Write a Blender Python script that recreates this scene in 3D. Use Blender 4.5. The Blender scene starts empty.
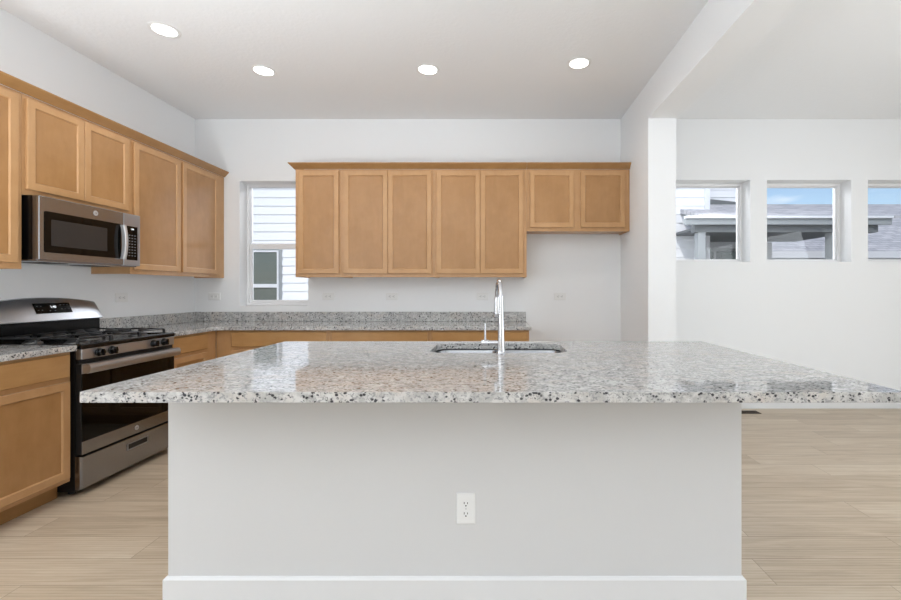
import bpy, bmesh, math, random
from mathutils import Vector, Matrix
R = math.radians
C = bpy.context.scene.collection
sc = bpy.context.scene

# ---------------------------------------------------------------- camera
CAMZ = 1.245
cd = bpy.data.cameras.new('camera'); cam = bpy.data.objects.new('camera', cd); C.objects.link(cam)
cam.location = (0, 0, CAMZ); cam.rotation_euler = (R(90), 0, 0)
cd.sensor_width = 36; cd.lens = 435.0/901*36
cd.shift_x = -(494-450.5)/901; cd.shift_y = -10.0/901
cd.clip_start = 0.05; cd.clip_end = 300
sc.camera = cam
# ---------------------------------------------------------------- world
SKY = 0.14
w = bpy.data.worlds.new('world'); sc.world = w; w.use_nodes = True
nt = w.node_tree; nt.nodes.clear(); N = nt.nodes.new; L = nt.links.new
out = N('ShaderNodeOutputWorld'); bg = N('ShaderNodeBackground'); L(bg.outputs[0], out.inputs[0])
sky = N('ShaderNodeTexSky'); sky.sky_type = 'NISHITA'; sky.sun_disc = False
sky.sun_elevation = R(48); sky.sun_rotation = R(200); sky.air_density = 1.0; sky.dust_density = 0.6; sky.ozone_density = 1.5
tc = N('ShaderNodeTexCoord'); mp = N('ShaderNodeMapping'); mp.inputs['Scale'].default_value = (1, 1, 4.0); mp.inputs['Location'].default_value = (0.3, 0.0, 0.2)
no = N('ShaderNodeTexNoise'); no.inputs['Scale'].default_value = 3.2; no.inputs['Detail'].default_value = 6
rp = N('ShaderNodeValToRGB'); rp.color_ramp.elements[0].position = .56; rp.color_ramp.elements[1].position = .75
mx = N('ShaderNodeMix'); mx.data_type = 'RGBA'; mx.inputs[7].default_value = (7.5, 7.8, 8.2, 1)
L(tc.outputs['Generated'], mp.inputs[0]); L(mp.outputs[0], no.inputs['Vector']); L(no.outputs['Fac'], rp.inputs[0])
L(rp.outputs[0], mx.inputs[0]); L(sky.outputs[0], mx.inputs[6]); L(mx.outputs[2], bg.inputs[0])
bg.inputs[1].default_value = SKY
# ---------------------------------------------------------------- sun, daylight through the big openings, added fill lights
def light(name, typ, loc, rot, energy, color=(1, 1, 1), **k):
    l = bpy.data.lights.new(name, typ); o = bpy.data.objects.new(name, l); C.objects.link(o)
    o.location = loc; o.rotation_euler = rot; l.energy = energy; l.color = color
    for a, b in k.items(): setattr(l, a, b)
    return o
light('sun', 'SUN', (0, 0, 20), (R(50), 0, R(-25)), 1.75, (1, .97, .92), angle=R(.6))
RY, RX = -5.0, 5.6           # rear wall and right wall of the great room
DL = (.885, .945, 1)
light('daylight_rear_a', 'AREA', (-1.2, RY+.03, 1.45), (R(90), 0, 0), 7, DL, shape='RECTANGLE', size=2.3, size_y=2.0)
light('daylight_rear_b', 'AREA', (2.6, RY+.03, 1.45), (R(90), 0, 0), 3, DL, shape='RECTANGLE', size=2.3, size_y=2.0)
light('daylight_side', 'AREA', (RX-.03, .4, 1.2), (0, R(74), 0), 112, DL, shape='RECTANGLE', size=2.2, size_y=3.3)
# added area lights facing up, out of view, to brighten ceiling and rooms
light('fill_uplight', 'AREA', (-1.4, -2.1, .96), (R(180), 0, 0), 150, DL, shape='RECTANGLE', size=3.0, size_y=2.4)
light('fill_uplight_side', 'AREA', (3.6, .0, .96), (R(180), 0, 0), 42, DL, shape='RECTANGLE', size=2.4, size_y=2.4)
light('fill_uplight_kitchen', 'AREA', (-2.1, .9, 1.05), (R(180), 0, 0), 52, DL, shape='RECTANGLE', size=.9, size_y=.9)
# added area lamps outside, above the view, to brighten the window reveals
light('reveal_fill_high_windows', 'AREA', (1.6, 5.9, 3.4), (R(-58), 0, R(28)), 190, (.95, .98, 1), shape='RECTANGLE', size=4.0, size_y=1.4)
light('reveal_fill_tall_window', 'AREA', (-1.2, 5.9, 3.5), (R(-55), 0, R(-40)), 85, (.95, .98, 1), shape='RECTANGLE', size=1.6, size_y=1.2)
# ---------------------------------------------------------------- exposure
vs = sc.view_settings; vs.view_transform = 'Standard'; vs.look = 'None'; vs.gamma = 1; vs.exposure = 0.03; vs.use_curve_mapping = False

# ================================================================ materials
def srgb(*c):
    return tuple((((x/255)/12.92) if x/255 <= .04045 else ((x/255+.055)/1.055)**2.4) for x in c) + (1,)
def newmat(name):
    m = bpy.data.materials.new(name); m.use_nodes = True
    return m, m.node_tree, m.node_tree.nodes['Principled BSDF']
def simple(name, col, rough=.5, metal=0, bump=0, bscale=200, **k):
    m, t, p = newmat(name); p.inputs['Base Color'].default_value = col
    p.inputs['Roughness'].default_value = rough; p.inputs['Metallic'].default_value = metal
    for a, b in k.items(): p.inputs[a.replace('_', ' ')].default_value = b
    n = t.nodes.new('ShaderNodeTexNoise'); n.inputs['Scale'].default_value = bscale; n.inputs['Detail'].default_value = 3
    co = t.nodes.new('ShaderNodeTexCoord'); t.links.new(co.outputs['Object'], n.inputs['Vector'])
    if bump:
        b = t.nodes.new('ShaderNodeBump'); b.inputs['Strength'].default_value = bump; b.inputs['Distance'].default_value = .002
        t.links.new(n.outputs['Fac'], b.inputs['Height']); t.links.new(b.outputs[0], p.inputs['Normal'])
    else:   # a little uneven gloss
        mr = t.nodes.new('ShaderNodeMapRange'); mr.inputs['To Min'].default_value = max(0, rough-.02); mr.inputs['To Max'].default_value = rough+.03
        t.links.new(n.outputs['Fac'], mr.inputs[0]); t.links.new(mr.outputs[0], p.inputs['Roughness'])
    return m
def wood(name, col_a, col_b, rough=.38, vertical=True):
    m, t, p = newmat(name); n = t.nodes.new; l = t.links.new
    co = n('ShaderNodeTexCoord'); mp = n('ShaderNodeMapping'); mp.inputs['Scale'].default_value = (7, 7, 1.8) if vertical else (2.2, 2.2, 16)
    g = n('ShaderNodeTexNoise'); g.inputs['Scale'].default_value = 2.2; g.inputs['Detail'].default_value = 6; g.inputs['Roughness'].default_value = .6; g.inputs['Distortion'].default_value = .4
    f = n('ShaderNodeTexNoise'); f.inputs['Scale'].default_value = 9; f.inputs['Detail'].default_value = 5
    l(co.outputs['Object'], mp.inputs[0]); l(mp.outputs[0], g.inputs['Vector']); l(co.outputs['Object'], f.inputs['Vector'])
    ad = n('ShaderNodeMath'); ad.operation = 'ADD'; l(g.outputs['Fac'], ad.inputs[0]); l(f.outputs['Fac'], ad.inputs[1])
    mr = n('ShaderNodeMapRange'); mr.inputs['From Min'].default_value = .7; mr.inputs['From Max'].default_value = 1.3; l(ad.outputs[0], mr.inputs[0])
    mx = n('ShaderNodeMix'); mx.data_type = 'RGBA'; mx.inputs[6].default_value = col_a; mx.inputs[7].default_value = col_b
    l(mr.outputs[0], mx.inputs[0]); l(mx.outputs[2], p.inputs['Base Color']); p.inputs['Roughness'].default_value = rough; p.inputs['Specular IOR Level'].default_value = .38; p.inputs['Coat Weight'].default_value = .18; p.inputs['Coat Roughness'].default_value = .12
    return m
def granite(name):
    m, t, p = newmat(name); n = t.nodes.new; l = t.links.new
    co = n('ShaderNodeTexCoord')
    mp = n('ShaderNodeMapping'); mp.inputs['Rotation'].default_value = (0.2, 0.15, .5); mp.inputs['Scale'].default_value = (1, 1.5, 1.2)
    l(co.outputs['Object'], mp.inputs[0])
    def noise(s, d, r=.6, dist=0):
        q = n('ShaderNodeTexNoise'); q.inputs['Scale'].default_value = s; q.inputs['Detail'].default_value = d
        q.inputs['Roughness'].default_value = r; q.inputs['Distortion'].default_value = dist; l(mp.outputs[0], q.inputs['Vector']); return q.outputs['Fac']
    def ramp(src, a, b):
        r = n('ShaderNodeMapRange'); r.inputs['From Min'].default_value = a; r.inputs['From Max'].default_value = b; l(src, r.inputs[0]); return r.outputs[0]
    def mix(fac, a, b):
        q = n('ShaderNodeMix'); q.data_type = 'RGBA'; l(fac, q.inputs[0])
        for i, v in ((6, a), (7, b)):
            if hasattr(v, 'type'): l(v, q.inputs[i])
            else: q.inputs[i].default_value = v
        return q.outputs[2]
    base = mix(ramp(noise(24, 4), .42, .58), srgb(208, 207, 205), srgb(178, 177, 175))
    base = mix(ramp(noise(8, 3), .5, .66), base, srgb(200, 194, 188))
    base = mix(ramp(noise(70, 4, .7, .8), .53, .58), base, srgb(152, 152, 152))
    v = n('ShaderNodeTexVoronoi'); v.inputs['Scale'].default_value = 70; l(mp.outputs[0], v.inputs['Vector'])
    dots = ramp(v.outputs['Distance'], .46, .34)
    keep = ramp(noise(34, 3, .6, .5), .50, .54)
    mu = n('ShaderNodeMath'); mu.operation = 'MULTIPLY'; l(dots, mu.inputs[0]); l(keep, mu.inputs[1])
    base = mix(mu.outputs[0], base, srgb(58, 58, 62))
    l(base, p.inputs['Base Color']); p.inputs['Roughness'].default_value = .05; p.inputs['IOR'].default_value = 1.5
    return m
def floor_mat():
    m, t, p = newmat('oak_plank_floor'); n = t.nodes.new; l = t.links.new
    co = n('ShaderNodeTexCoord'); sp = n('ShaderNodeSeparateXYZ'); l(co.outputs['Object'], sp.inputs[0])
    def M(op, a, b=None, c=None):
        q = n('ShaderNodeMath'); q.operation = op
        for i, v in enumerate((a, b, c)):
            if v is None: continue
            if isinstance(v, (int, float)): q.inputs[i].default_value = v
            else: l(v, q.inputs[i])
        return q.outputs[0]
    W_, LN = .182, 1.22
    yv = M('DIVIDE', M('SUBTRACT', sp.outputs[1], 1.834-W_*40), W_); row = M('FLOOR', yv); fy = M('FRACT', yv)
    wn = n('ShaderNodeTexWhiteNoise'); wn.noise_dimensions = '1D'; l(row, wn.inputs['W'])
    xv = M('ADD', M('DIVIDE', sp.outputs[0], LN), M('MULTIPLY', wn.outputs['Value'], 7.0)); col = M('FLOOR', xv); fx = M('FRACT', xv)
    cb = n('ShaderNodeCombineXYZ'); l(row, cb.inputs[0]); l(col, cb.inputs[1])
    w2 = n('ShaderNodeTexWhiteNoise'); w2.noise_dimensions = '2D'; l(cb.outputs[0], w2.inputs['Vector'])
    # grain, shifted per plank
    gx = M('ADD', M('MULTIPLY', sp.outputs[0], 1.3), M('MULTIPLY', w2.outputs['Value'], 37.0)); gy = M('MULTIPLY', sp.outputs[1], 16.0)
    gc = n('ShaderNodeCombineXYZ'); l(gx, gc.inputs[0]); l(gy, gc.inputs[1]); l(M('MULTIPLY', row, 3.7), gc.inputs[2])
    g = n('ShaderNodeTexNoise'); g.inputs['Scale'].default_value = 1.5; g.inputs['Detail'].default_value = 7; g.inputs['Roughness'].default_value = .62; g.inputs['Distortion'].default_value = .9
    l(gc.outputs[0], g.inputs['Vector'])
    wv = n('ShaderNodeTexWave'); wv.bands_direction = 'Y'; wv.inputs['Scale'].default_value = 1.1; wv.inputs['Distortion'].default_value = 5; wv.inputs['Detail'].default_value = 3; wv.inputs['Detail Scale'].default_value = .7
    l(gc.outputs[0], wv.inputs['Vector'])
    fac = M('ADD', M('MULTIPLY', g.outputs['Fac'], .75), M('MULTIPLY', wv.outputs['Fac'], .12))
    fac = M('ADD', fac, M('MULTIPLY', M('SUBTRACT', w2.outputs['Value'], .5), .17))
    r = n('ShaderNodeValToRGB'); l(fac, r.inputs[0]); e = r.color_ramp.elements
    e[0].position = .2; e[0].color = srgb(165, 147, 124); e[1].position = .72; e[1].color = srgb(210, 197, 177)
    ex = e.new(.45); ex.color = srgb(191, 172, 148)
    ey = M('MINIMUM', fy, M('SUBTRACT', 1.0, fy)); exx = M('MULTIPLY', M('MINIMUM', fx, M('SUBTRACT', 1.0, fx)), LN/W_)
    seam = M('LESS_THAN', M('MINIMUM', ey, exx), .009)
    mx = n('ShaderNodeMix'); mx.data_type = 'RGBA'; l(M('MULTIPLY', seam, .55), mx.inputs[0]); l(r.outputs[0], mx.inputs[6]); mx.inputs[7].default_value = srgb(110, 90, 70)
    l(mx.outputs[2], p.inputs['Base Color']); p.inputs['Roughness'].default_value = .42
    return m
def shingle_mat():
    m, t, p = newmat('grey_shingles'); n = t.nodes.new; l = t.links.new
    co = n('ShaderNodeTexCoord')
    b = n('ShaderNodeTexBrick'); b.inputs['Scale'].default_value = 1.0; b.inputs['Brick Width'].default_value = .3; b.inputs['Row Height'].default_value = .14; b.inputs['Mortar Size'].default_value = .006
    b.inputs['Color1'].default_value = srgb(186, 186, 190); b.inputs['Color2'].default_value = srgb(212, 210, 212); b.inputs['Mortar'].default_value = srgb(120, 120, 126)
    l(co.outputs['Object'], b.inputs['Vector'])
    no = n('ShaderNodeTexNoise'); no.inputs['Scale'].default_value = 5; l(co.outputs['Object'], no.inputs['Vector'])
    mx = n('ShaderNodeMix'); mx.data_type = 'RGBA'; mx.blend_type = 'OVERLAY'; mx.inputs[0].default_value = .35
    l(b.outputs['Color'], mx.inputs[6]); l(no.outputs['Fac'], mx.inputs[7]); l(mx.outputs[2], p.inputs['Base Color']); p.inputs['Roughness'].default_value = .9
    return m
def glass_mat(name='window_glass', tint=(1, 1, 1, 1)):
    m, t, p = newmat(name); t.nodes.remove(p); n = t.nodes.new; l = t.links.new
    o = t.nodes['Material Output']; tr = n('ShaderNodeBsdfTransparent'); tr.inputs[0].default_value = tint
    gl = n('ShaderNodeBsdfGlossy'); gl.inputs['Roughness'].default_value = .01
    fr = n('ShaderNodeFresnel'); fr.inputs[0].default_value = 1.3; mx = n('ShaderNodeMixShader')
    l(fr.outputs[0], mx.inputs[0]); l(tr.outputs[0], mx.inputs[1]); l(gl.outputs[0], mx.inputs[2]); l(mx.outputs[0], o.inputs[0])
    return m
def emit_mat(name, col, s):
    m, t, p = newmat(name); p.inputs['Base Color'].default_value = (.8, .8, .8, 1)
    p.inputs['Emission Color'].default_value = col; p.inputs['Emission Strength'].default_value = s
    return m
def steel(name, col, rough, horizontal=True):
    m, t, p = newmat(name); n = t.nodes.new; l = t.links.new
    p.inputs['Metallic'].default_value = 1; p.inputs['Base Color'].default_value = col
    co = n('ShaderNodeTexCoord'); mp = n('ShaderNodeMapping'); mp.inputs['Scale'].default_value = (3, 3, 400)
    no = n('ShaderNodeTexNoise'); no.inputs['Scale'].default_value = 3; no.inputs['Detail'].default_value = 4
    l(co.outputs['Object'], mp.inputs[0]); l(mp.outputs[0], no.inputs['Vector'])
    mr = n('ShaderNodeMapRange'); mr.inputs['To Min'].default_value = rough-.015; mr.inputs['To Max'].default_value = rough+.03
    l(no.outputs['Fac'], mr.inputs[0]); l(mr.outputs[0], p.inputs['Roughness'])
    return m

MT = dict(
    wall=simple('wall_paint', srgb(241, 242, 243), .6, bump=.12, bscale=90),
    wallk=simple('wall_paint_kitchen', srgb(241, 242, 243), .6, bump=.12, bscale=90),
    ceil=simple('ceiling_paint', srgb(243, 244, 245), .8, bump=1.0, bscale=38),
    trim=simple('white_trim_paint', srgb(228, 228, 228), .35),
    islandw=simple('island_paint', srgb(215, 215, 215), .5, bump=.08, bscale=90),
    vinyl=simple('white_vinyl', srgb(240, 240, 241), .35),
    frame=wood('maple_frame', srgb(196, 153, 108), srgb(186, 142, 96), .30),
    rail=wood('maple_crown', srgb(172, 130, 82), srgb(158, 116, 70), .38, False),
    panel=wood('maple_panel', srgb(178, 134, 88), srgb(165, 121, 75), .28),
    drawer=wood('maple_drawer', srgb(188, 144, 94), srgb(175, 131, 82), .32, False),
    granite=granite('speckled_granite'),
    floor=floor_mat(), shingle=shingle_mat(), glass=glass_mat(),
    steel=steel('brushed_steel', srgb(186, 190, 196), .33), steeld=steel('brushed_steel_dark', srgb(158, 160, 164), .25),
    chrome=simple('chrome', (.60, .60, .62, 1), .09, 1),
    black=simple('black_enamel', srgb(9, 9, 10), .2, Specular_IOR_Level=.35), blackm=simple('black_matte', srgb(16, 16, 17), .5),
    iron=simple('cast_iron', srgb(30, 30, 32), .3), bglass=simple('black_glass', srgb(6, 6, 6), .04, Specular_IOR_Level=.25),
    mesh=simple('microwave_window', srgb(46, 47, 48), .12), burner=simple('burner_alloy', srgb(120, 118, 116), .4, 1),
    plastic=simple('white_plastic', srgb(236, 236, 235), .3), slot=simple('slot_dark', srgb(60, 58, 55), .6),
    silver=simple('silver_plastic', srgb(205, 205, 206), .3, .6),
    siding=simple('white_siding', srgb(236, 238, 242), .7, bump=.1, bscale=60), hw=simple('white_house_trim', srgb(222, 224, 228), .6),
    gry=simple('grey_house_trim', srgb(150, 155, 158), .6), dgry=simple('dark_soffit_paint', srgb(104, 108, 110), .6),
    ground=simple('gravel_ground', srgb(150, 145, 135), .9, bump=.8, bscale=30),
    nglass=simple('dark_house_glass', srgb(96, 106, 104), .06),
    lens=emit_mat('lamp_lens', (1, .97, .93, 1), 7.0), digit=emit_mat('clock_digits', (.9, .95, 1, 1), 1.1),
    mark=simple('key_print', srgb(120, 122, 125), .5),
    register=simple('bronze_register', srgb(70, 58, 44), .5, .4),
)

# ================================================================ mesh helpers
def box(bm, x0, x1, y0, y1, z0, z1):
    v = [bm.verts.new((x, y, z)) for x in (x0, x1) for y in (y0, y1) for z in (z0, z1)]
    for f in ((0, 1, 3, 2), (4, 6, 7, 5), (0, 4, 5, 1), (2, 3, 7, 6), (0, 2, 6, 4), (1, 5, 7, 3)): bm.faces.new([v[i] for i in f])
def cyl(bm, p0, p1, r0, r1=None, n=24):
    p0, p1 = Vector(p0), Vector(p1); r1 = r0 if r1 is None else r1; d = (p1-p0).normalized()
    a = d.orthogonal().normalized(); b = d.cross(a)
    A = [bm.verts.new(p0+(a*math.cos(t)+b*math.sin(t))*r0) for t in [2*math.pi*i/n for i in range(n)]]
    B = [bm.verts.new(p1+(a*math.cos(t)+b*math.sin(t))*r1) for t in [2*math.pi*i/n for i in range(n)]]
    for i in range(n): bm.faces.new((A[i], A[(i+1) % n], B[(i+1) % n], B[i]))
    bm.faces.new(A[::-1]); bm.faces.new(B)
def lathe(bm, base, axis, prof, n=32):     # prof = [(radius, distance along axis)]
    base, axis = Vector(base), Vector(axis).normalized(); a = axis.orthogonal().normalized(); b = axis.cross(a); rings = []
    for r, h in prof:
        rings.append([bm.verts.new(base+axis*h+(a*math.cos(2*math.pi*i/n)+b*math.sin(2*math.pi*i/n))*r) for i in range(n)])
    for A, B in zip(rings, rings[1:]):
        for i in range(n): bm.faces.new((A[i], A[(i+1) % n], B[(i+1) % n], B[i]))
    bm.faces.new(rings[0][::-1]); bm.faces.new(rings[-1])
def tube(bm, pts, r, n=12, radii=None):
    pts = [Vector(p) for p in pts]; rings = []; up = None
    for i, p in enumerate(pts):
        t = (pts[min(i+1, len(pts)-1)]-pts[max(i-1, 0)]).normalized()
        if up is None: up = t.orthogonal().normalized()
        up = (up-t*up.dot(t)).normalized(); s = t.cross(up); rr = radii[i] if radii else r
        rings.append([bm.verts.new(p+(up*math.cos(2*math.pi*k/n)+s*math.sin(2*math.pi*k/n))*rr) for k in range(n)])
    for A, B in zip(rings, rings[1:]):
        for i in range(n): bm.faces.new((A[i], A[(i+1) % n], B[(i+1) % n], B[i]))
    bm.faces.new(rings[0][::-1]); bm.faces.new(rings[-1])
def rrect(cx, cy, hx, hy, r, n=6):
    P = []
    for sx, sy, a0 in ((1, 1, 0), (-1, 1, 90), (-1, -1, 180), (1, -1, 270)):
        for i in range(n+1):
            a = R(a0+90*i/n); P.append((cx+sx*(hx-r)+r*math.cos(a), cy+sy*(hy-r)+r*math.sin(a)))
    return P
def prism(bm, poly, f0, f1):               # poly 2D points; f0/f1 map to 3D
    A = [bm.verts.new(f0(*p)) for p in poly]; B = [bm.verts.new(f1(*p)) for p in poly]; n = len(A)
    for i in range(n): bm.faces.new((A[i], A[(i+1) % n], B[(i+1) % n], B[i]))
    bm.faces.new(A[::-1]); bm.faces.new(B)
def remap(bm, F, start=0):
    for v in list(bm.verts)[start:]: v.co = Vector(F(*v.co))
LEFTX, BACKY, CEIL = -3.147, 4.58, 3.045
def FL(u, d, z): return (LEFTX+d, u, z)      # left run: u along the wall, d out of it
def FB(u, d, z): return (u, BACKY-d, z)      # back run
def wloc(o):
    v = Vector((0, 0, 0))
    while o: v += o.location; o = o.parent
    return v
def put(name, bm, mat, parent=None, bevel=0, smooth=False, seg=2, F=None):
    if F: remap(bm, F)
    bmesh.ops.recalc_face_normals(bm, faces=bm.faces)
    if parent:
        off = wloc(parent)
        for v in bm.verts: v.co -= off
    me = bpy.data.meshes.new(name); bm.to_mesh(me); bm.free()
    o = bpy.data.objects.new(name, me); C.objects.link(o); me.materials.append(MT[mat] if isinstance(mat, str) else mat)
    if parent: o.parent = parent
    if smooth:
        for p in me.polygons: p.use_smooth = True
        me.set_sharp_from_angle(angle=R(38))
    if bevel:
        b = o.modifiers.new('bevel', 'BEVEL'); b.width = bevel; b.segments = seg; b.limit_method = 'ANGLE'; b.angle_limit = R(40)
        b.harden_normals = False
    return o
def bx(name, dims, mat, parent=None, bevel=0, F=None):
    bm = bmesh.new()
    for d in (dims if isinstance(dims[0], (tuple, list)) else [dims]): box(bm, *d)
    return put(name, bm, mat, parent, bevel, F=F)
def thing(name, label, cat, loc=(0, 0, 0), group=None):
    o = bpy.data.objects.new(name, None); C.objects.link(o); o.location = loc; o.empty_display_size = .1
    o['label'] = label; o['category'] = cat
    if group: o['group'] = group
    return o
def tag(o, label, cat, group=None):
    o['label'] = label; o['category'] = cat
    if group: o['group'] = group
    return o
def struct(o): o['kind'] = 'structure'; return o
def recenter(o):
    """give a one-mesh thing its origin at its own base"""
    vs_ = [v.co for v in o.data.vertices]; c = Vector(((min(v.x for v in vs_)+max(v.x for v in vs_))/2, (min(v.y for v in vs_)+max(v.y for v in vs_))/2, min(v.z for v in vs_)))
    o.data.transform(Matrix.Translation(-c)); o.location = c
    return o
def text(name, body, size, mat, parent, loc, rot, extrude=.0004):
    cu = bpy.data.curves.new(name, 'FONT'); cu.body = body; cu.size = size; cu.extrude = extrude; cu.align_x = 'CENTER'; cu.align_y = 'CENTER'
    o = bpy.data.objects.new(name, cu); C.objects.link(o); cu.materials.append(MT[mat]); o.parent = parent
    me = bpy.data.meshes.new_from_object(o); bpy.data.objects.remove(o)
    o = bpy.data.objects.new(name, me); C.objects.link(o); o.parent = parent
    o.location = Vector(loc)-wloc(parent); o.rotation_euler = rot
    return o

# ================================================================ the room
def wall_holes(name, a0, a1, z0, z1, t, holes, mat, F):
    """wall in (a, z), thickness t; holes = (a0, a1, z0, z1); F(a, depth, z) -> world"""
    As = sorted({a0, a1} | {h[0] for h in holes} | {h[1] for h in holes}); Zs = sorted({z0, z1} | {h[2] for h in holes} | {h[3] for h in holes})
    def solid(i, j):
        if not (0 <= i < len(As)-1 and 0 <= j < len(Zs)-1): return False
        a, z = (As[i]+As[i+1])/2, (Zs[j]+Zs[j+1])/2
        return not any(h[0] < a < h[1] and h[2] < z < h[3] for h in holes)
    bm = bmesh.new(); q = lambda *p: bm.faces.new([bm.verts.new(F(*c)) for c in p])
    for i in range(len(As)-1):
        for j in range(len(Zs)-1):
            if not solid(i, j): continue
            a, b, c, d = As[i], As[i+1], Zs[j], Zs[j+1]
            q((a, 0, c), (b, 0, c), (b, 0, d), (a, 0, d)); q((a, t, c), (a, t, d), (b, t, d), (b, t, c))
            if not solid(i-1, j): q((a, 0, c), (a, 0, d), (a, t, d), (a, t, c))
            if not solid(i+1, j): q((b, 0, c), (b, t, c), (b, t, d), (b, 0, d))
            if not solid(i, j-1): q((a, 0, c), (a, t, c), (b, t, c), (b, 0, c))
            if not solid(i, j+1): q((a, 0, d), (b, 0, d), (b, t, d), (a, t, d))
    bmesh.ops.remove_doubles(bm, verts=bm.verts, dist=1e-5)
    return struct(put(name, bm, mat))
T = .20
struct(bx('floor', (LEFTX-.2, RX+.2, RY-.2, BACKY+.2, -.1, 0), 'floor'))
struct(bx('ceiling', (LEFTX-.2, RX+.2, RY-.2, BACKY+.2, CEIL, CEIL+.15), 'ceil'))
struct(bx('wall_left', (LEFTX-.2, LEFTX, RY, BACKY, 0, CEIL), 'wallk'))
W1 = (-2.679, -1.958, 1.077, 2.392)
HI = [(1.811+1.063*k, 2.699+1.063*k, 1.54, 2.403) for k in range(3)]
wall_holes('wall_back', LEFTX-.2, RX+.2, 0, CEIL, T, [W1]+HI, 'wall', lambda a, d, z: (a, BACKY+d, z))
RW = [(-2.35, -.05, .4, 2.5), (1.45, 3.75, .4, 2.5)]
wall_holes('wall_rear', LEFTX-.2, RX+.2, 0, CEIL, T, RW, 'wall', lambda a, d, z: (a, RY-d, z))
SD = (-1.3, 2.1, .02, 2.35)
wall_holes('wall_right', RY, BACKY, 0, CEIL, T, [SD], 'wall', lambda a, d, z: (RX+d, a, z))
# partition with the dropped header over the wide opening beside the kitchen
PX0, PX1, PY = 1.334, 1.573, 3.76
struct(bx('wall_divider', [(PX0, PX1, PY, BACKY, 0, 2.729), (PX0, PX1, -2.6, BACKY, 2.729, CEIL)], 'wall'))
struct(bx('wall_divider_end', (PX0, PX1, RY, -2.6, 0, CEIL), 'wall'))

def baseboard(name, a0, a1, F, h=.09, t=.014):
    bm = bmesh.new(); prism(bm, [(0, 0), (t, 0), (t, h-.012), (t*.45, h), (0, h)], lambda d, z: (a0, d, z), lambda d, z: (a1, d, z))
    return struct(put(name, bm, 'trim', F=F))
baseboard('baseboard_back', PX1, RX, lambda a, d, z: (a, BACKY-d, z))
baseboard('baseboard_alcove', .345, PX0, lambda a, d, z: (a, BACKY-d, z))
baseboard('baseboard_right', 2.15, BACKY-.014, lambda a, d, z: (RX-d, a, z))
baseboard('baseboard_divider', PY, BACKY-.014, lambda a, d, z: (PX1+d, a, z))
baseboard('baseboard_divider_kitchen', PY, BACKY-.014, lambda a, d, z: (PX0-d, a, z))
baseboard('baseboard_divider_front', PX0-.013, PX1+.013, lambda a, d, z: (a, PY-d, z))

def window(n, hole, depth, F, label, hung=False):
    a0, a1, z0, z1 = hole; g = .001
    root = bpy.data.objects.new('window_%d' % n, None); C.objects.link(root); root.location = F((a0+a1)/2, depth, z0)
    root['kind'] = 'structure'; root['label'] = label
    f = .030
    bx('window_frame', [(a0+g, a0+f, depth, depth+.07, z0+g, z1-g), (a1-f, a1-g, depth, depth+.07, z0+g, z1-g),
       (a0+f, a1-f, depth, depth+.07, z0+g, z0+f), (a0+f, a1-f, depth, depth+.07, z1-f, z1-g)], 'vinyl', root, .003, F)
    if hung:
        zm0, zm1 = 1.690, 1.752
        bx('meeting_rail', [(a0+f, a1-f, depth+.008, depth+.05, zm0, zm1-.012), (a0+f, a1-f, depth+.03, depth+.06, zm1-.02, zm1)], 'vinyl', root, .003, F)
        s = .022
        bx('sash', [(a0+f, a0+f+s, depth+.01, depth+.045, z0+f, zm0), (a1-f-s, a1-f, depth+.01, depth+.045, z0+f, zm0), (a0+f+s, a1-f-s, depth+.01, depth+.045, z0+f, z0+f+.03)], 'vinyl', root, .003, F)
        bx('window_pane', (a0+f+s, a1-f-s, depth+.025, depth+.031, z0+f+.03, zm0), 'glass', root, F=F)
        bx('window_pane', (a0+f, a1-f, depth+.045, depth+.051, zm1, z1-f), 'glass', root, F=F)
    else:
        s = .010
        bx('glazing_bead', [(a0+f, a0+f+s, depth+.02, depth+.06, z0+f, z1-f), (a1-f-s, a1-f, depth+.02, depth+.06, z0+f, z1-f),
           (a0+f+s, a1-f-s, depth+.02, depth+.06, z0+f, z0+f+s), (a0+f+s, a1-f-s, depth+.02, depth+.06, z1-f-s, z1-f)], 'vinyl', root, .002, F)
        bx('window_pane', (a0+f+s, a1-f-s, depth+.035, depth+.041, z0+f+s, z1-f-s), 'glass', root, F=F)
fb = lambda a, d, z: (a, BACKY+d, z)
window(1, W1, .13, fb, 'tall white single-hung window beside the wall cabinets', True)
window(2, HI[0], .14, fb, 'high square window next to the divider wall')
window(3, HI[1], .14, fb, 'middle one of the high square windows')
window(4, HI[2], .14, fb, 'high square window cut by the photo edge')
frr = lambda a, d, z: (a, RY-d, z)
window(5, RW[0], .1, frr, 'rear window behind the viewer')
window(6, RW[1], .1, frr, 'rear window behind the viewer')
window(7, SD, .1, lambda a, d, z: (RX+d, a, z), 'side patio window')

# ================================================================ cabinets
def rings(bm, u0, u1, z0, z1, prof, fill=True, cap=True):
    """rectangular rings: prof = [(inset, depth)]; (u, d, z) space"""
    Rg = []
    for i, d in prof:
        Rg.append([bm.verts.new(p) for p in ((u0+i, d, z0+i), (u1-i, d, z0+i), (u1-i, d, z1-i), (u0+i, d, z1-i))])
    for A, B in zip(Rg, Rg[1:]):
        for k in range(4): bm.faces.new((A[k], A[(k+1) % 4], B[(k+1) % 4], B[k]))
    if cap: bm.faces.new(Rg[0][::-1])
    if fill: bm.faces.new(Rg[-1])
def cab_door(root, u0, u1, z0, z1, d, F, fr=.046):
    bm = bmesh.new()
    rings(bm, u0, u1, z0, z1, [(fr+.004, d+.001), (0, d+.001), (0, d+.016), (.003, d+.019), (fr-.002, d+.019), (fr, d+.0175), (fr+.004, d+.010)], fill=False, cap=False)
    o = put('door', bm, 'frame', root, F=F)
    bm = bmesh.new(); box(bm, u0+fr+.003, u1-fr-.003, d+.002, d+.0102, z0+fr+.003, z1-fr-.003)
    put('panel', bm, 'panel', o, F=F)
    return o
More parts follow.
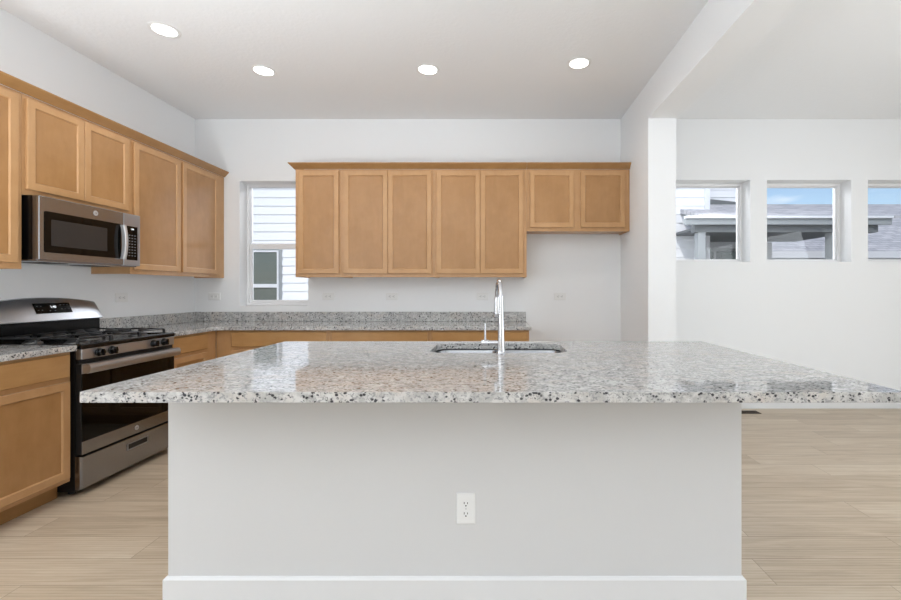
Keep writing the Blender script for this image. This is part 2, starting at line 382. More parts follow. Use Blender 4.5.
def drawer(root, u0, u1, z0, z1, d, F):
    bm = bmesh.new(); rings(bm, u0, u1, z0, z1, [(0, d+.001), (0, d+.014), (.005, d+.019)])
    return put('drawer_front', bm, 'drawer', root, F=F)
def upper(name, label, u0, u1, z0, z1, doors, F, group):
    g = .0008; root = thing(name, label, 'cabinet', F((u0+u1)/2, .15, z0), group); D = .305
    bm = bmesh.new(); u0 += g; u1 -= g
    for b in ((u0, u0+.016, .002, D-.019, z0, z1), (u1-.016, u1, .002, D-.019, z0, z1), (u0+.016, u1-.016, .002, D-.019, z1-.016, z1),
              (u0+.016, u1-.016, .002, D-.019, z0+.012, z0+.028), (u0+.016, u1-.016, .002, .01, z0+.028, z1-.016)): box(bm, *b)
    put('body', bm, 'frame', root, F=F)
    bm = bmesh.new(); s = .038
    sa, sb = doors[0][0]+.012, doors[-1][1]-.012
    fr = [(u0, sa, D-.019, D, z0, z1), (sb, u1, D-.019, D, z0, z1), (sa, sb, D-.019, D, z0, z0+s), (sa, sb, D-.019, D, z1-s, z1)]
    for a, b in zip(doors, doors[1:]): fr.append((a[1]-.012, b[0]+.012, D-.019, D, z0+s, z1-s))
    for b in fr: box(bm, *b)
    put('face_frame', bm, 'frame', root, F=F)
    for a, b in doors: cab_door(root, a, b, z0+.035, z1-.02, D, F)
    return root
def base(name, label, u0, u1, fronts, F, group, two=(), filler=None):
    g = .0008; root = thing(name, label, 'cabinet', F((u0+u1)/2, .3, 0), group); D = .61; u0 += g; u1 -= g
    bm = bmesh.new(); box(bm, u0, u1, .002, D-.019, .102, .879); put('body', bm, 'frame', root, F=F)
    bm = bmesh.new(); box(bm, u0, u1, D-.0185, D, .102, .879); put('face_frame', bm, 'frame', root, F=F)
    bm = bmesh.new(); box(bm, u0, u1, .01, D-.075, .001, .101); put('toe_kick', bm, 'rail', root, F=F)
    for a, b in fronts:
        drawer(root, a, b, .728, .863, D, F)
        if (a, b) in two:
            m = (a+b)/2; cab_door(root, a, m-.002, .128, .70, D, F); cab_door(root, m+.002, b, .128, .70, D, F)
        else: cab_door(root, a, b, .128, .70, D, F)
    return root
UZ0, UZ1, SZ0 = 1.371, 2.43, 1.822
gl, gb = 'wall cabinets along the range wall', 'wall cabinets along the window wall'
upper('wall_cabinet', 'maple wall cabinet left of the microwave, cut by the photo edge', 2.0, 2.617, UZ0, UZ1, [(2.03, 2.586)], FL, gl)
upper('wall_cabinet', 'short maple two-door cabinet mounted directly above the microwave', 2.617, 3.395, SZ0, UZ1, [(2.634, 3.0015), (3.0045, 3.373)], FL, gl)
upper('wall_cabinet', 'tall maple two-door wall cabinet between the microwave and the window corner', 3.395, 4.578, UZ0, UZ1, [(3.418, 3.922), (3.954, 4.463)], FL, gl)
upper('wall_cabinet', 'narrow single-door maple wall cabinet right beside the tall window', -1.951, -1.504, UZ0, UZ1, [(-1.918, -1.521)], FB, gb)
upper('wall_cabinet', 'maple two-door wall cabinet directly right of the narrow single-door one', -1.504, -.59, UZ0, UZ1, [(-1.471, -1.0415), (-1.0385, -.6115)], FB, gb)
upper('wall_cabinet', 'tall maple two-door wall cabinet above the faucet, next to the short cabinet', -.59, .321, UZ0, UZ1, [(-.562, -.1355), (-.1325, .289)], FB, gb)
upper('wall_cabinet', 'short maple two-door cabinet over the empty refrigerator alcove', .321, 1.332, SZ0, UZ1, [(.351, .783), (.846, 1.285)], FB, gb)
bl, bb = 'base cabinets along the range wall', 'base cabinets along the window wall'
base('base_cabinet', 'maple base cabinet with drawer over door, left of the range', 2.0, 2.603, [(2.02, 2.588)], FL, bl)
base('base_cabinet', 'maple base cabinet between the range and the counter corner', 3.392, 3.968, [(3.41, 3.83)], FL, bl)
base('base_cabinet', 'maple base cabinet in the counter corner under the window', -2.535, -1.5, [(-2.389, -1.521)], FB, bb, two=[(-2.389, -1.521)])
base('base_cabinet', 'middle one of the maple base cabinets along the window wall', -1.5, -.583, [(-1.478, -.602)], FB, bb, two=[(-1.478, -.602)])
base('base_cabinet', 'maple base cabinet at the open end, beside the refrigerator alcove', -.583, .321, [(-.564, .302)], FB, bb, two=[(-.564, .302)])

# crown moulding, mitred
CR = [(0.0, 2.4315), (.010, 2.4315), (.012, 2.436), (.050, 2.476), (.052, 2.485), (0.0, 2.485)]
CR = [(a, b+.0) for a, b in CR]
def crown(path, label):
    """path: (x, y) points on the cabinet face, outward on the right-hand side"""
    P = [Vector(p) for p in path]; bm = bmesh.new(); rg = []
    for i, p in enumerate(P):
        ns = []
        for a, b in ((i-1, i), (i, i+1)):
            if a >= 0 and b < len(P): d = (P[b]-P[a]).normalized(); ns.append(Vector((d.y, -d.x)))
        m = sum(ns, Vector((0, 0))).normalized(); k = 1/m.dot(ns[0])
        rg.append([bm.verts.new((p.x+m.x*k*o, p.y+m.y*k*o, z)) for o, z in CR])
    for A, B in zip(rg, rg[1:]):
        for j in range(len(CR)): bm.faces.new((A[j], A[(j+1) % len(CR)], B[(j+1) % len(CR)], B[j]))
    bm.faces.new(rg[0][::-1]); bm.faces.new(rg[-1])
    return tag(recenter(put('crown_moulding', bm, 'rail')), label, 'crown moulding', 'crown mouldings over the wall cabinets')
FX = LEFTX+.306; FY = BACKY-.306
crown([(FX, 4.578), (FX, 2.0)][::-1], 'maple crown moulding topping the wall cabinets above the range side')
crown([(-1.952, 4.578), (-1.952, FY), (.320, FY)], 'long maple crown moulding over the tall wall cabinets beside the window')
crown([(.322, FY), (1.332, FY)], 'short maple crown moulding over the cabinet above the refrigerator alcove')

# ================================================================ countertops
def slab(name, poly, z0, z1, mat, hole=None, bevel=.004, parent=None):
    bm = bmesh.new()
    def loop(P, z):
        v = [bm.verts.new((x, y, z)) for x, y in P]; return v, [bm.edges.new((v[i], v[(i+1) % len(v)])) for i in range(len(v))]
    for z in (z0, z1):
        es = loop(poly, z)[1]
        if hole: es += loop(hole, z)[1]
        bmesh.ops.triangle_fill(bm, use_beauty=True, use_dissolve=False, edges=es)
    bm.verts.ensure_lookup_table(); vs0 = list(bm.verts); n = len(vs0)//2; k = len(poly)
    for s, c in ((0, k), (k, n-k)):
        for i in range(c):
            a, b = s+i, s+(i+1) % c
            bm.faces.new((vs0[a], vs0[b], vs0[n+b], vs0[n+a]))
    return put(name, bm, mat, parent, bevel)
Z0, Z1 = .880, .914
ct = thing('countertop', 'speckled granite L-shaped countertop with backsplash along the window wall', 'countertop', (-1.4, 4.25, Z0), 'granite countertops')
slab('counter_slab', [(LEFTX+.002, 3.388), (-2.5, 3.388), (-2.5, 3.87), (-2.44, 3.93), (.34, 3.93), (.34, 4.578), (LEFTX+.002, 4.578)], Z0, Z1, 'granite', parent=ct)
bx('backsplash', (LEFTX+.0235, .335, 4.558, 4.578, Z1+.0005, 1.016), 'granite', ct, .002)
bx('backsplash', (LEFTX+.002, LEFTX+.0225, 3.388, 4.578, Z1+.0005, 1.016), 'granite', ct, .002)
ct = thing('countertop', 'short speckled granite countertop piece left of the range', 'countertop', (-2.82, 2.3, Z0), 'granite countertops')
slab('counter_slab', [(LEFTX+.002, 2.0), (-2.497, 2.0), (-2.497, 2.607), (LEFTX+.002, 2.607)], Z0, Z1, 'granite', parent=ct)
bx('backsplash', (LEFTX+.002, LEFTX+.0225, 2.0, 2.607, Z1+.0005, 1.016), 'granite', ct, .002)

# ================================================================ island
IX0, IX1, IY0, IY1 = -1.303, .990, 1.74, 2.78
isl = thing('kitchen_island', 'wide white kitchen island base under the granite slab', 'kitchen island', ((IX0+IX1)/2, (IY0+IY1)/2, 0))
bx('body', [(IX0, IX1, IY0, IY0+.115, .001, Z0-.0005), (IX0, IX0+.09, IY0+.115, IY1-.03, .001, Z0-.0005), (IX1-.09, IX1, IY0+.115, IY1-.03, .001, Z0-.0005)], 'islandw', isl)
bx('cabinet_face', (IX0, IX1, IY1-.0295, IY1-.01, .101, Z0-.0005), 'frame', isl)
bx('toe_kick', (IX0+.09, IX1-.09, IY1-.11, IY1-.09, .001, .100), 'rail', isl)
FI = lambda u, d, z: (-u, IY1-.01+d, z)
for a, b in ((-.97, -.60), (-.58, -.11), (-.09, .39), (.41, .84), (.86, 1.28)): cab_door(isl, a, b, .128, .863, 0, FI)
bm = bmesh.new(); h, t = .102, .013
P = [Vector(p) for p in ((IX0, IY1-.03), (IX0, IY0), (IX1, IY0), (IX1, IY1-.03))]; prof = [(.0002, .001), (t, .001), (t, h-.010), (t*.35, h), (.0002, h)]; rg = []
for i, p in enumerate(P):
    ns = []
    for a, b in ((i-1, i), (i, i+1)):
        if a >= 0 and b < 4: d = (P[b]-P[a]).normalized(); ns.append(Vector((d.y, -d.x)))
    m = sum(ns, Vector((0, 0))).normalized(); k = 1/m.dot(ns[0]); sgn = 1
    rg.append([bm.verts.new((p.x+m.x*k*o*sgn, p.y+m.y*k*o*sgn, z)) for o, z in prof])
# outward side check: first segment runs towards -y, outward must be -x
if rg[0][1].co.x > IX0:
    for q, p in zip(rg, P):
        for v in q: v.co.x = 2*p.x-v.co.x; v.co.y = 2*p.y-v.co.y
for A, B in zip(rg, rg[1:]):
    for j in range(5): bm.faces.new((A[j], A[(j+1) % 5], B[(j+1) % 5], B[j]))
bm.faces.new(rg[0][::-1]); bm.faces.new(rg[-1])
put('baseboard', bm, 'trim', isl)

SX, SY, SHX, SHY = .026, 2.492, .372, .205
hole = rrect(SX, SY, SHX, SHY, .085, 8)
tp = slab('island_countertop', rrect((-1.348+1.338)/2, (1.408+2.81)/2, 1.343, (2.81-1.408)/2, .012, 4), Z0, Z1, 'granite', hole=hole, bevel=.004)
recenter(tp); tag(tp, 'large polished speckled granite island countertop with sink cutout', 'countertop', 'granite countertops')

# undermount double-bowl sink
sk = thing('sink', 'undermount stainless double-bowl sink set in the granite island', 'sink', (SX, SY, .66))
def bowl(cx, hx):
    bm = bmesh.new(); lv = []
    zt = Z0-.001
    for hxx, hyy, r, z in ((hx, SHY+.006, .07, zt), (hx-.004, SHY, .07, zt-.012), (hx-.012, SHY-.01, .06, .72), (hx-.03, SHY-.03, .05, .70), (.045, .045, .044, .694)):
        lv.append([bm.verts.new((x, y, z)) for x, y in rrect(cx, SY, hxx, hyy, r, 6)])
    for A, B in zip(lv, lv[1:]):
        for i in range(len(A)): bm.faces.new((A[i], A[(i+1) % len(A)], B[(i+1) % len(A)], B[i]))
    bm.faces.new(lv[-1])
    o = put('bowl', bm, 'steeld', sk, smooth=True); s = o.modifiers.new('solid', 'SOLIDIFY'); s.thickness = .0015; s.offset = -1
    bm = bmesh.new(); lathe(bm, (cx, SY, .6945), (0, 0, 1), [(.043, 0), (.043, .002), (.03, .003), (.028, -.001+.002)], 24)
    put('drain', bm, 'chrome', sk, smooth=True)
bowl(SX-.189, .187); bowl(SX+.189, .187)

# pull-down faucet
fx, fy = .036, 2.252
fa = thing('faucet', 'tall chrome pull-down kitchen faucet standing on the island before the sink', 'faucet', (fx, fy, Z1))
bm = bmesh.new(); lathe(bm, (fx, fy, Z1+.0005), (0, 0, 1), [(.026, 0), (.026, .004), (.0225, .008), (.0215, .02), (.019, .06), (.0155, .15), (.013, .24), (.0118, .29)], 28)
put('column', bm, 'chrome', fa, smooth=True)
bm = bmesh.new(); pts = []; rad = []; ang = R(6)
dirv = Vector((-math.sin(ang), math.cos(ang), 0)); rr = .092
for i in range(17):
    a = math.pi*i/16; q = Vector((fx, fy, Z1+.288))+dirv*(rr-rr*math.cos(a))+Vector((0, 0, rr*math.sin(a))); pts.append(q); rad.append(.0117)
put('spout', (tube(bm, pts, .0132, 20, rad), bm)[1], 'chrome', fa, smooth=True)
e = pts[-1]; bm = bmesh.new(); lathe(bm, e+Vector((0, 0, .002)), (-.02, .0, -1), [(.0142, 0), (.015, .006), (.0145, .03), (.0165, .085), (.0175, .11), (.015, .114)], 24)
put('spray_head', bm, 'chrome', fa, smooth=True)
bm = bmesh.new(); lathe(bm, (fx-.012, fy, Z1+.058), (-1, 0, 0), [(.0125, 0), (.0125, .05), (.0165, .053), (.0165, .085), (.014, .089)], 24)
put('valve_body', bm, 'chrome', fa, smooth=True)
bm = bmesh.new(); tube(bm, [(fx-.082, fy, Z1+.07), (fx-.082, fy, Z1+.10), (fx-.083, fy, Z1+.125), (fx-.084, fy, Z1+.158)], .006, 14, [.0062, .0056, .0054, .0062])
put('handle', bm, 'chrome', fa, smooth=True)

# ================================================================ gas range
U0, U1, UM = 2.616, 3.380, 2.998
rg_ = thing('gas_range', 'stainless steel gas range with black oven glass between base cabinets', 'range', FL(UM, .33, 0))
def P_(name, dims, mat, par=rg_, bevel=0): return bx(name, dims, mat, par, bevel, F=FL)
P_('body', [(U0, U1, .03, .625, .03, .885)], 'blackm')
for u in (U0+.05, U1-.05):
    for d in (.08, .56):
        bm = bmesh.new(); cyl(bm, FL(u, d, .001), FL(u, d, .03), .018, n=16); put('foot', bm, 'blackm', rg_)
# cooktop with raised rim
bm = bmesh.new(); rings(bm, U0-.001, U1+.001, 0, .62, [(0, -.029), (0, -.006), (.006, 0), (.022, .0), (.034, -.010)], cap=True)
remap(bm, lambda u, d, z: (u, .045+z, .917+d)); put('cooktop', bm, 'black', rg_, F=FL)
# burners
for u, d, r in ((2.76, .22, .036), (2.76, .50, .048), (2.998, .36, .052), (3.236, .22, .034), (3.236, .50, .046)):
    bm = bmesh.new(); lathe(bm, FL(u, d, .9075), (0, 0, 1), [(r+.012, 0), (r+.01, .006), (r, .010)], 28); b_ = put('burner', bm, 'burner', rg_, smooth=True)
    bm = bmesh.new(); lathe(bm, FL(u, d, .918), (0, 0, 1), [(r, 0), (r, .006), (r-.005, .009)], 28); put('burner_cap', bm, 'iron', b_, smooth=True)
# grates: rounded wire-form bars
def grate(ua, ub):
    bm = bmesh.new(); z = .948; d0, d1 = .095, .615; um = (ua+ub)/2; q = .0055
    def bar(pts): tube(bm, [FL(*p) for p in pts], q, 8)
    def arch(p, s):     # bar p->s raised with bent-down ends
        p, s = Vector(p), Vector(s); t = (s-p).normalized()
        bar([(p.x, p.y, .909), (p.x, p.y, z-.014), (*(p+t*.005), z-.004), (*(p+t*.014), z), (*(s-t*.014), z), (*(s-t*.005), z-.004), (s.x, s.y, z-.014), (s.x, s.y, .909)])
    for u in (ua, ub): arch((u, d0), (u, d1))
    for d in (d0+.01, (d0+d1)/2, d1-.01): arch((ua, d), (ub, d))
    for dc in (d0+.137, d1-.137):
        for su in (-1, 1):
            bar([(um+su*(ub-ua)/2, dc, z), (um+su*.05, dc, z), (um+su*.035, dc, z-.006)])
        for sd in (-1, 1):
            bar([(um, dc+sd*.13, z), (um, dc+sd*.05, z), (um, dc+sd*.035, z-.006)])
    put('grate', bm, 'iron', rg_, smooth=True)
grate(U0+.035, U0+.262); grate(U0+.270, U0+.494); grate(U0+.502, U1-.035)
# back guard
P_('riser', [(U0+.004, U1-.004, .006, .088, .90, 1.032)], 'black', bevel=.003)
def bgz(u): tt = (u-UM)/.382; return 1.156+.036*(1-tt*tt)
def bgd(u, z): return .112-.069*(z-1.03)/(bgz(u)-1.03)
bm = bmesh.new(); sec = []; nU = 28
for i in range(nU+1):
    u = U0-.001+(U1-U0+.002)*i/nU; zt = bgz(u); e_ = .004 if i in (0, nU) else 0
    sec.append([bm.verts.new((u, d, z)) for d, z in ((.006, 1.030), (.106-e_, 1.030), (.112-e_, 1.036), (.0775-e_+.002, (1.03+zt)/2), (.046-e_, zt-.005), (.038-e_, zt), (.006, zt))])
for A, B in zip(sec, sec[1:]):
    for j in range(7): bm.faces.new((A[j], A[(j+1) % 7], B[(j+1) % 7], B[j]))
bm.faces.new(sec[0][::-1]); bm.faces.new(sec[-1]); bgo = put('backguard', bm, 'steel', rg_, F=FL, smooth=True)
bm = bmesh.new(); ua, ub, za, zb = 2.905, 3.155, 1.086, 1.154
A = [bm.verts.new(FL(u, bgd(u, z)+o, z)) for o in (-.004, .0055) for u, z in ((ua, za), (ub, za), (ub, zb), (ua, zb))]
for f in ((3, 2, 1, 0), (4, 5, 6, 7), (0, 1, 5, 4), (1, 2, 6, 5), (2, 3, 7, 6), (3, 0, 4, 7)): bm.faces.new([A[i] for i in f])
dp = put('display', bm, 'bglass', bgo)
slope = math.atan2(.069, bgz(UM)-1.03)
def ontext(name, body, u, z, size, mat): text(name, body, size, mat, dp, FL(u, bgd(u, z)+.0068, z), (R(90)-slope, 0, R(90)))
ontext('clock_digits', '1:40', 3.03, 1.128, .024, 'digit')
bm = bmesh.new()
for u, z in ((2.925, 1.135), (2.95, 1.135), (2.925, 1.108), (2.95, 1.108), (3.085, 1.14), (3.11, 1.14), (3.135, 1.14), (3.085, 1.112), (3.11, 1.112), (3.135, 1.112), (3.0, 1.102), (3.035, 1.102)):
    v = [bm.verts.new(FL(u+a, bgd(u, z+b)+.0062, z+b)) for a, b in ((-.005, -.002), (.005, -.002), (.005, .002), (-.005, .002))]; bm.faces.new(v)
put('key_printing', bm, 'mark', dp)
# control panel and knobs
cp = P_('control_panel', [(U0+.004, U1-.002, .626, .664, .824, .8865)], 'steel', bevel=.004)
for u in (2.732, 2.824, 3.170, 3.268):
    bm = bmesh.new(); c0 = FL(u, .6645, .856)
    lathe(bm, c0, (1, 0, 0), [(.0265, 0), (.0265, .004), (.0225, .007), (.021, .026), (.0185, .030)], 28)
    for s in (-1,): box(bm, c0[0]+.029, c0[0]+.037, c0[1]-.006, c0[1]+.006, c0[2]-.021, c0[2]+.021)
    put('knob', bm, 'black', rg_, smooth=True)
# vent strip
P_('vent_strip', [(U0+.004, U1-.002, .626, .648, .800, .822)], 'blackm')
# oven door
dr = P_('oven_door', [(U0+.004, U1-.004, .627, .661, .250, .798)], 'blackm', bevel=.002)
P_('door_glass', [(U0+.005, U1-.005, .6615, .666, .3295, .737)], 'bglass', dr, .001)
P_('door_trim', [(U0+.005, U1-.005, .6615, .667, .2505, .3285)], 'steeld', dr, .0015)
P_('door_trim', [(U0+.005, U1-.005, .6615, .667, .738, .797)], 'steel', dr, .0015)
for u in (2.66, 2.74, 2.83, 2.95, 3.06, 3.17, 3.26): P_('vent_slot', [(u, u+.055, .6672, .6676, .788, .7925)], 'blackm', dr)
bm = bmesh.new(); hp = [(.687, .800), (.708, .797), (.716, .783), (.716, .758), (.706, .743), (.695, .740), (.700, .755), (.702, .775), (.697, .788), (.687, .790)]
prism(bm, hp, lambda d, z: (U0+.006, d, z), lambda d, z: (U1-.004, d, z))
for u in (U0+.006, U1-.024): box(bm, u, u+.02, .6675, .703, .742, .795)
put('handle', bm, 'steel', dr, F=FL, smooth=True)
bm = bmesh.new(); lathe(bm, FL(3.02, .6672, .290), (1, 0, 0), [(.016, 0), (.016, .0015), (.0145, .002), (.0135, .0012)], 28); bd = put('badge', bm, 'silver', dr, smooth=True)
text('badge_letters', 'GE', .014, 'steeld', bd, FL(3.02, .6692, .290), (R(90), 0, R(90)))
# storage drawer
wd = bmesh.new(); rings(wd, U0-.004+.004, U1-.003, .042, .240, [(0, .627), (0, .655), (.004, .668), (.008, .670)]); wd = put('drawer', wd, 'steeld', rg_, F=FL)
P_('pull_recess', [(2.945, 3.105, .6702, .6708, .166, .198)], 'blackm', wd)
P_('pull_trim', [(2.937, 3.113, .6702, .674, .158, .165), (2.937, 2.944, .6702, .674, .165, .203), (3.106, 3.113, .6702, .674, .165, .203), (2.944, 3.106, .6702, .673, .199, .203)], 'steel', wd)

# ================================================================ over-the-range microwave
m0, m1 = 2.634, 3.388; mz0, mz1 = 1.430, 1.8205
mw = thing('microwave', 'stainless over-the-range microwave hanging under the short wall cabinet', 'microwave', FL(3.01, .19, mz0))
def Q(name, dims, mat, par=mw, bevel=0): return bx(name, dims, mat, par, bevel, F=FL)
Q('case', [(m0+.002, m1-.002, .003, .347, mz0+.004, mz1)], 'black')
Q('vent_plate', [(m0+.01, m1-.01, .03, .37, mz0-.008, mz0+.0035)], 'steeld', bevel=.002)
for u in (2.78, 3.10): Q('grease_filter', [(u, u+.16, .12, .27, mz0-.011, mz0-.0085)], 'blackm')
ms = 3.236
md = Q('door', [(m0, ms-.001, .349, .392, mz0, mz1)], 'steeld', bevel=.004)
bm = bmesh.new(); prism(bm, [(u, z) for u, z in rrect(2.938, 1.604, .274, .127, .01, 4)], lambda u, z: (u, .3925, z), lambda u, z: (u, .3945, z))
g_ = put('door_glass', bm, 'bglass', md, F=FL)
bm = bmesh.new(); prism(bm, [(u, z) for u, z in rrect(2.90, 1.602, .196, .082, .006, 4)], lambda u, z: (u, .3947, z), lambda u, z: (u, .3952, z))
put('viewing_screen', bm, 'mesh', g_, F=FL)
bm = bmesh.new(); hp = [(u, d) for u, d in ((3.200, .399), (3.199, .418), (3.204, .424), (3.221, .424), (3.226, .418), (3.225, .399))]
nz = 12; secs = []
for i in range(nz+1):
    tt = i/nz; z = 1.474+.25*tt; bow = .016*(1-(2*tt-1)**2)
    secs.append([bm.verts.new((u, (d if d < .405 else d+bow)-(0 if d > .405 else -bow*.7)-(.004 if d < .405 and i in (0, nz) else 0), z)) for u, d in hp])
for A, B in zip(secs, secs[1:]):
    for j in range(6): bm.faces.new((A[j], A[(j+1) % 6], B[(j+1) % 6], B[j]))
bm.faces.new(secs[0][::-1]); bm.faces.new(secs[-1]); put('handle', bm, 'silver', md, F=FL, smooth=True)
bm = bmesh.new(); lathe(bm, FL(3.008, .3925, 1.776), (1, 0, 0), [(.0175, 0), (.0175, .0015), (.016, .002), (.015, .0012)], 28); bd = put('badge', bm, 'silver', md, smooth=True)
text('badge_letters', 'GE', .015, 'steeld', bd, FL(3.008, .3945, 1.776), (R(90), 0, R(90)))
mp_ = Q('control_panel', [(ms+.001, m1, .349, .392, mz0, mz1)], 'steel', bevel=.004)
kp = Q('keypad', [(3.262, 3.358, .3925, .3945, 1.472, 1.728)], 'bglass', mp_)
bm = bmesh.new()
for r in range(8):
    for c in range(3):
        u, z = 3.284+c*.026, 1.505+r*.022; box(bm, u-.007, u+.007, .3946, .3949, z-.003, z+.003)
put('key_printing', bm, 'mark', kp, F=FL)
text('clock_digits', '1:40', .016, 'digit', kp, FL(3.31, .3955, 1.706), (R(90), 0, R(90)))

# ================================================================ outlets
def copy_tree(o, parent=None):
    c = o.copy(); C.objects.link(c); c.parent = parent
    for ch in o.children: copy_tree(ch, c)
    return c
def outlet_proto():
    root = thing('power_outlet', '', 'outlet', (0, 0, 0), 'white electrical outlets')
    bm = bmesh.new(); rings(bm, -.038, .038, -.062, .062, [(0, .0005), (0, .0035), (.003, .006)]); put('cover_plate', bm, 'plastic', root, F=lambda u, d, z: (u, -d, z))
    for s in (-1, 1):
        bm = bmesh.new(); zc = s*.0205; prism(bm, rrect(0, zc, .0165, .0145, .009, 5), lambda x, z: (x, -.0061, z), lambda x, z: (x, -.0078, z)); f = put('receptacle', bm, 'plastic', root)
        bm = bmesh.new()
        box(bm, -.0080, -.0052, -.0083, -.0079, zc-.001, zc+.0075); box(bm, .0052, .0080, -.0083, -.0079, zc-.001, zc+.0065); cyl(bm, (0, -.0079, zc-.0075), (0, -.0083, zc-.0075), .003, n=12)
        put('slots', bm, 'slot', f)
    bm = bmesh.new(); cyl(bm, (0, -.0061, 0), (0, -.007, 0), .003, n=12); put('screw', bm, 'silver', root)
    return root
pr = outlet_proto(); pr.location = (-.112, IY0, .373); pr['label'] = 'upright white outlet low on the front of the white island'
for x, lab in ((-2.942, 'sideways white outlet on the back wall in the corner left of the window'), (-1.742, 'sideways white outlet on the back wall just right of the tall window'),
               (-1.074, 'sideways white outlet on the back wall under the middle two-door wall cabinet'), (-.12, 'sideways white outlet on the back wall just left of the faucet'),
               (.695, 'sideways white outlet alone on the bare wall of the refrigerator alcove')):
    o = copy_tree(pr); o.location = (x, BACKY, 1.177); o.rotation_euler = (0, R(90), 0); o['label'] = lab
o = copy_tree(pr); o.location = (LEFTX, 3.672, 1.180); o.rotation_euler = (0, R(90), R(90)); o['label'] = 'sideways white outlet on the range wall right of the range'

# ================================================================ recessed ceiling lamps
def lamp_proto():
    root = thing('recessed_light', '', 'ceiling light', (0, 0, CEIL), 'round recessed lights in the kitchen ceiling')
    bm = bmesh.new(); n = 40; rgs = []
    for r, z in ((.070, 3.0435), (.096, 3.0435), (.096, 3.041), (.088, 3.038), (.078, 3.038), (.0735, 3.0405)):
        rgs.append([bm.verts.new((r*math.cos(2*math.pi*i/n), r*math.sin(2*math.pi*i/n), z)) for i in range(n)])
    rgs.append(rgs[0])
    for A, B in zip(rgs, rgs[1:]):
        for i in range(n): bm.faces.new((A[i], A[(i+1) % n], B[(i+1) % n], B[i]))
    put('trim_ring', bm, 'plastic', root, smooth=True)
    bm = bmesh.new(); cyl(bm, (0, 0, 3.0437), (0, 0, 3.0412), .0725, n=40); put('lens', bm, 'lens', root)
    return root
lp = lamp_proto()
spots = [(-2.28, 3.01, 'recessed ceiling light nearest the range side wall and the viewer'), (-1.89, 3.57, 'recessed ceiling light above the tall window, second from the range wall'),
         (-.54, 3.55, 'recessed ceiling light above the middle of the wall cabinets'), (.675, 3.45, 'recessed ceiling light nearest the divider wall and header')]
for i, (x, y, lab) in enumerate(spots):
    o = lp if i == 0 else copy_tree(lp); o.location = (x, y, CEIL); o['label'] = lab
    light('recessed_glow', 'SPOT', (x, y, 3.03), (0, 0, 0), 19, (1, .98, .96), shadow_soft_size=.08, spot_size=R(160), spot_blend=1.0)

# ================================================================ floor register
rt = thing('floor_register', 'dark slotted floor register by the back wall right of the island', 'floor vent', (2.62, 4.42, 0))
bx('frame', [(2.47, 2.69, 4.375, 4.385, .0005, .005), (2.47, 2.69, 4.465, 4.475, .0005, .005), (2.47, 2.48, 4.385, 4.465, .0005, .005), (2.68, 2.69, 4.385, 4.465, .0005, .005), (2.48, 2.68, 4.385, 4.465, .0005, .0012)], 'register', rt)
bm = bmesh.new()
for k in range(15): box(bm, 2.485+k*.0125, 2.490+k*.0125, 4.386, 4.464, .0014, .0045)
put('louvre', bm, 'register', rt)

# ================================================================ outside
struct(bx('ground', (-40, 50, -40, 60, -.5, -.35), 'ground'))
def siding(bm, x0, x1, z0, z1, y, pitch=.157, lip=.018):
    n = max(1, int(round((z1-z0)/pitch)))
    for k in range(n):
        a, b = z0+k*pitch, min(z0+(k+1)*pitch, z1)
        v = [bm.verts.new(c) for c in ((x0, y-lip, a), (x1, y-lip, a), (x1, y, b), (x0, y, b), (x0, y, a), (x1, y, a))]
        bm.faces.new((v[0], v[1], v[2], v[3])); bm.faces.new((v[0], v[4], v[5], v[1]))
        bm.faces.new((v[0], v[3], v[4])); bm.faces.new((v[1], v[5], v[2]))
nh = thing('neighbour_house', 'two-storey house with white lap siding right outside the tall window', 'house', (0, 8, -.35))
NY = 8.0; wx0, wx1, wz0, wz1 = -5.0, -3.98, .75, 1.94
bm = bmesh.new(); NX1 = 3.86
# siding split round the window; courses start at -.35 so lines run through
def sid(x0, x1, z0, z1):
    k0 = math.floor((z0+.35)/.157); zz = -.35+k0*.157; n = int(math.ceil((z1-zz)/.157-1e-6)); siding(bm, x0, x1, zz, zz+n*.157, NY)
sid(-12, wx0-.09, -.35, 6.6); sid(wx1+.09, NX1, -.35, 6.6); sid(wx0-.09, wx1+.09, -.35, wz0-.1); sid(wx0-.09, wx1+.09, wz1+.12, 6.6)
put('siding', bm, 'siding', nh)
bx('wall_core', [(-12, 3.9, NY+.002, NY+1.0, -.35, 6.6), (-12, 5.25, NY+1.02, NY+5, -.35, 6.6)], 'hw', nh)
bx('corner_board', [(NX1, NX1+.10, NY-.03, NY+.0015, -.35, 6.6)], 'hw', nh)
bm = bmesh.new(); siding(bm, 3.9, 5.2, 2.85, 6.6, NY+1.018); put('siding', bm, 'siding', nh)
wf = bx('window', [(wx0-.09, wx0-.03, NY-.02, NY+.0015, wz0-.09, wz1+.09), (wx1+.03, wx1+.09, NY-.02, NY+.0015, wz0-.09, wz1+.09), (wx0-.03, wx1+.03, NY-.02, NY+.0015, wz1+.03, wz1+.09), (wx0-.03, wx1+.03, NY-.02, NY+.0015, wz0-.09, wz0-.03)], 'gry', nh)
bx('window_sash', [(wx0-.03, wx0, NY-.03, NY, wz0-.03, wz1+.03), (wx1, wx1+.03, NY-.03, NY, wz0-.03, wz1+.03), (wx0, wx1, NY-.03, NY, wz1, wz1+.03), (wx0, wx1, NY-.03, NY, wz0-.03, wz0), (wx0, wx1, NY-.035, NY, 1.29, 1.355)], 'hw', wf)
bx('pane', (wx0, wx1, NY-.008, NY-.001, wz0, wz1), 'nglass', wf)
bm = bmesh.new(); prism(bm, [(NY-.5, 6.6), (NY+2.5, 8.3), (NY+5.5, 6.6), (NY+5.5, 6.5), (NY-.5, 6.5)], lambda y, z: (-12.4, y, z), lambda y, z: (5.6, y, z)); put('roof', bm, 'shingle', nh)

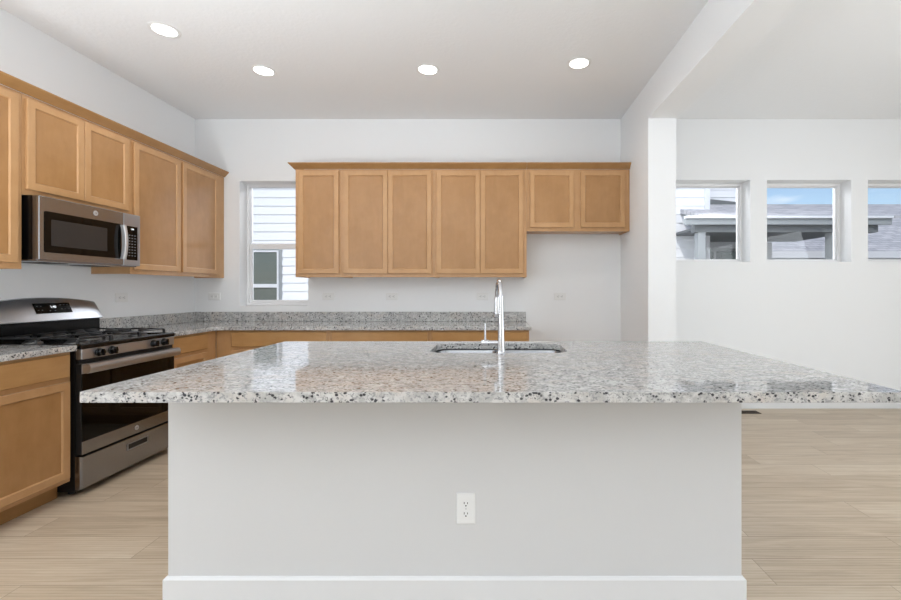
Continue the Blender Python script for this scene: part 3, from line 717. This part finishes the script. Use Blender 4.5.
# covered patio attached to that house
EY, EZ = 7.0, 2.42
pc = nh
bm = bmesh.new(); prism(bm, [(EY, EZ+.02), (9.0, 3.02), (9.0, 2.9), (EY, EZ-.02)], lambda y, z: (3.42, y, z), lambda y, z: (8.9, y, z)); put('patio_roof', bm, 'shingle', pc)
bx('gutter', [(3.05, 6.35, EY-.10, EY-.005, EZ-.035, EZ+.005)], 'hw', pc, .006)
bx('fascia', [(3.05, 6.35, EY-.06, EY-.005, EZ-.13, EZ-.036)], 'gry', pc)
bx('patio_beam', [(3.25, 6.2, EY+.02, EY+.17, EZ-.24, EZ-.03)], 'dgry', pc)
bx('patio_soffit', [(3.3, 6.2, EY+.17, 8.98, EZ-.18, EZ-.14)], 'dgry', pc)
bx('patio_post', (3.30, 3.42, EY+.03, EY+.16, -.35, EZ-.24), 'gry', pc); bx('patio_post', (5.47, 5.65, EY+.03, EY+.19, -.35, EZ-.24), 'gry', pc)
bm = bmesh.new(); prism(bm, [(4.27, 3.0), (4.27, 3.13), (5.1, 3.04), (5.1, 3.0)], lambda x, z: (x, 8.93, z), lambda x, z: (x, 8.99, z)); put('dark_roof_slope', bm, 'dgry', pc)  # thin dark wedge for the roof slope seen behind the patio roof
bx('patio_wall', [(3.92, 5.75, 9.0, 9.015, -.35, 2.23)], 'hw', pc)
dg = bx('sliding_door', [(3.98, 4.04, 8.95, 8.999, -.2, 2.1), (5.0, 5.1, 8.95, 8.999, -.2, 2.1), (4.04, 5.0, 8.95, 8.999, 2.04, 2.1), (4.52, 4.57, 8.95, 8.999, -.2, 2.04)], 'gry', pc)
bx('pane', (4.04, 5.0, 8.975, 8.985, -.2, 2.04), 'nglass', dg)

# house further off
fh = thing('distant_house', 'lower house with pale grey roof beyond the patio roof', 'house', (12, 13, -.35))
bx('wall', (6.6, 24, 11.4, 18, -.35, 2.16), 'siding', fh)
bm = bmesh.new(); prism(bm, [(11.0, 2.23), (15, 4.12), (19, 2.23), (19, 2.16), (11.0, 2.16)], lambda y, z: (6.3, y, z), lambda y, z: (24.4, y, z)); put('roof', bm, 'shingle', fh)
bx('fascia', (6.3, 24.4, 10.93, 10.99, 2.05, 2.22), 'hw', fh)
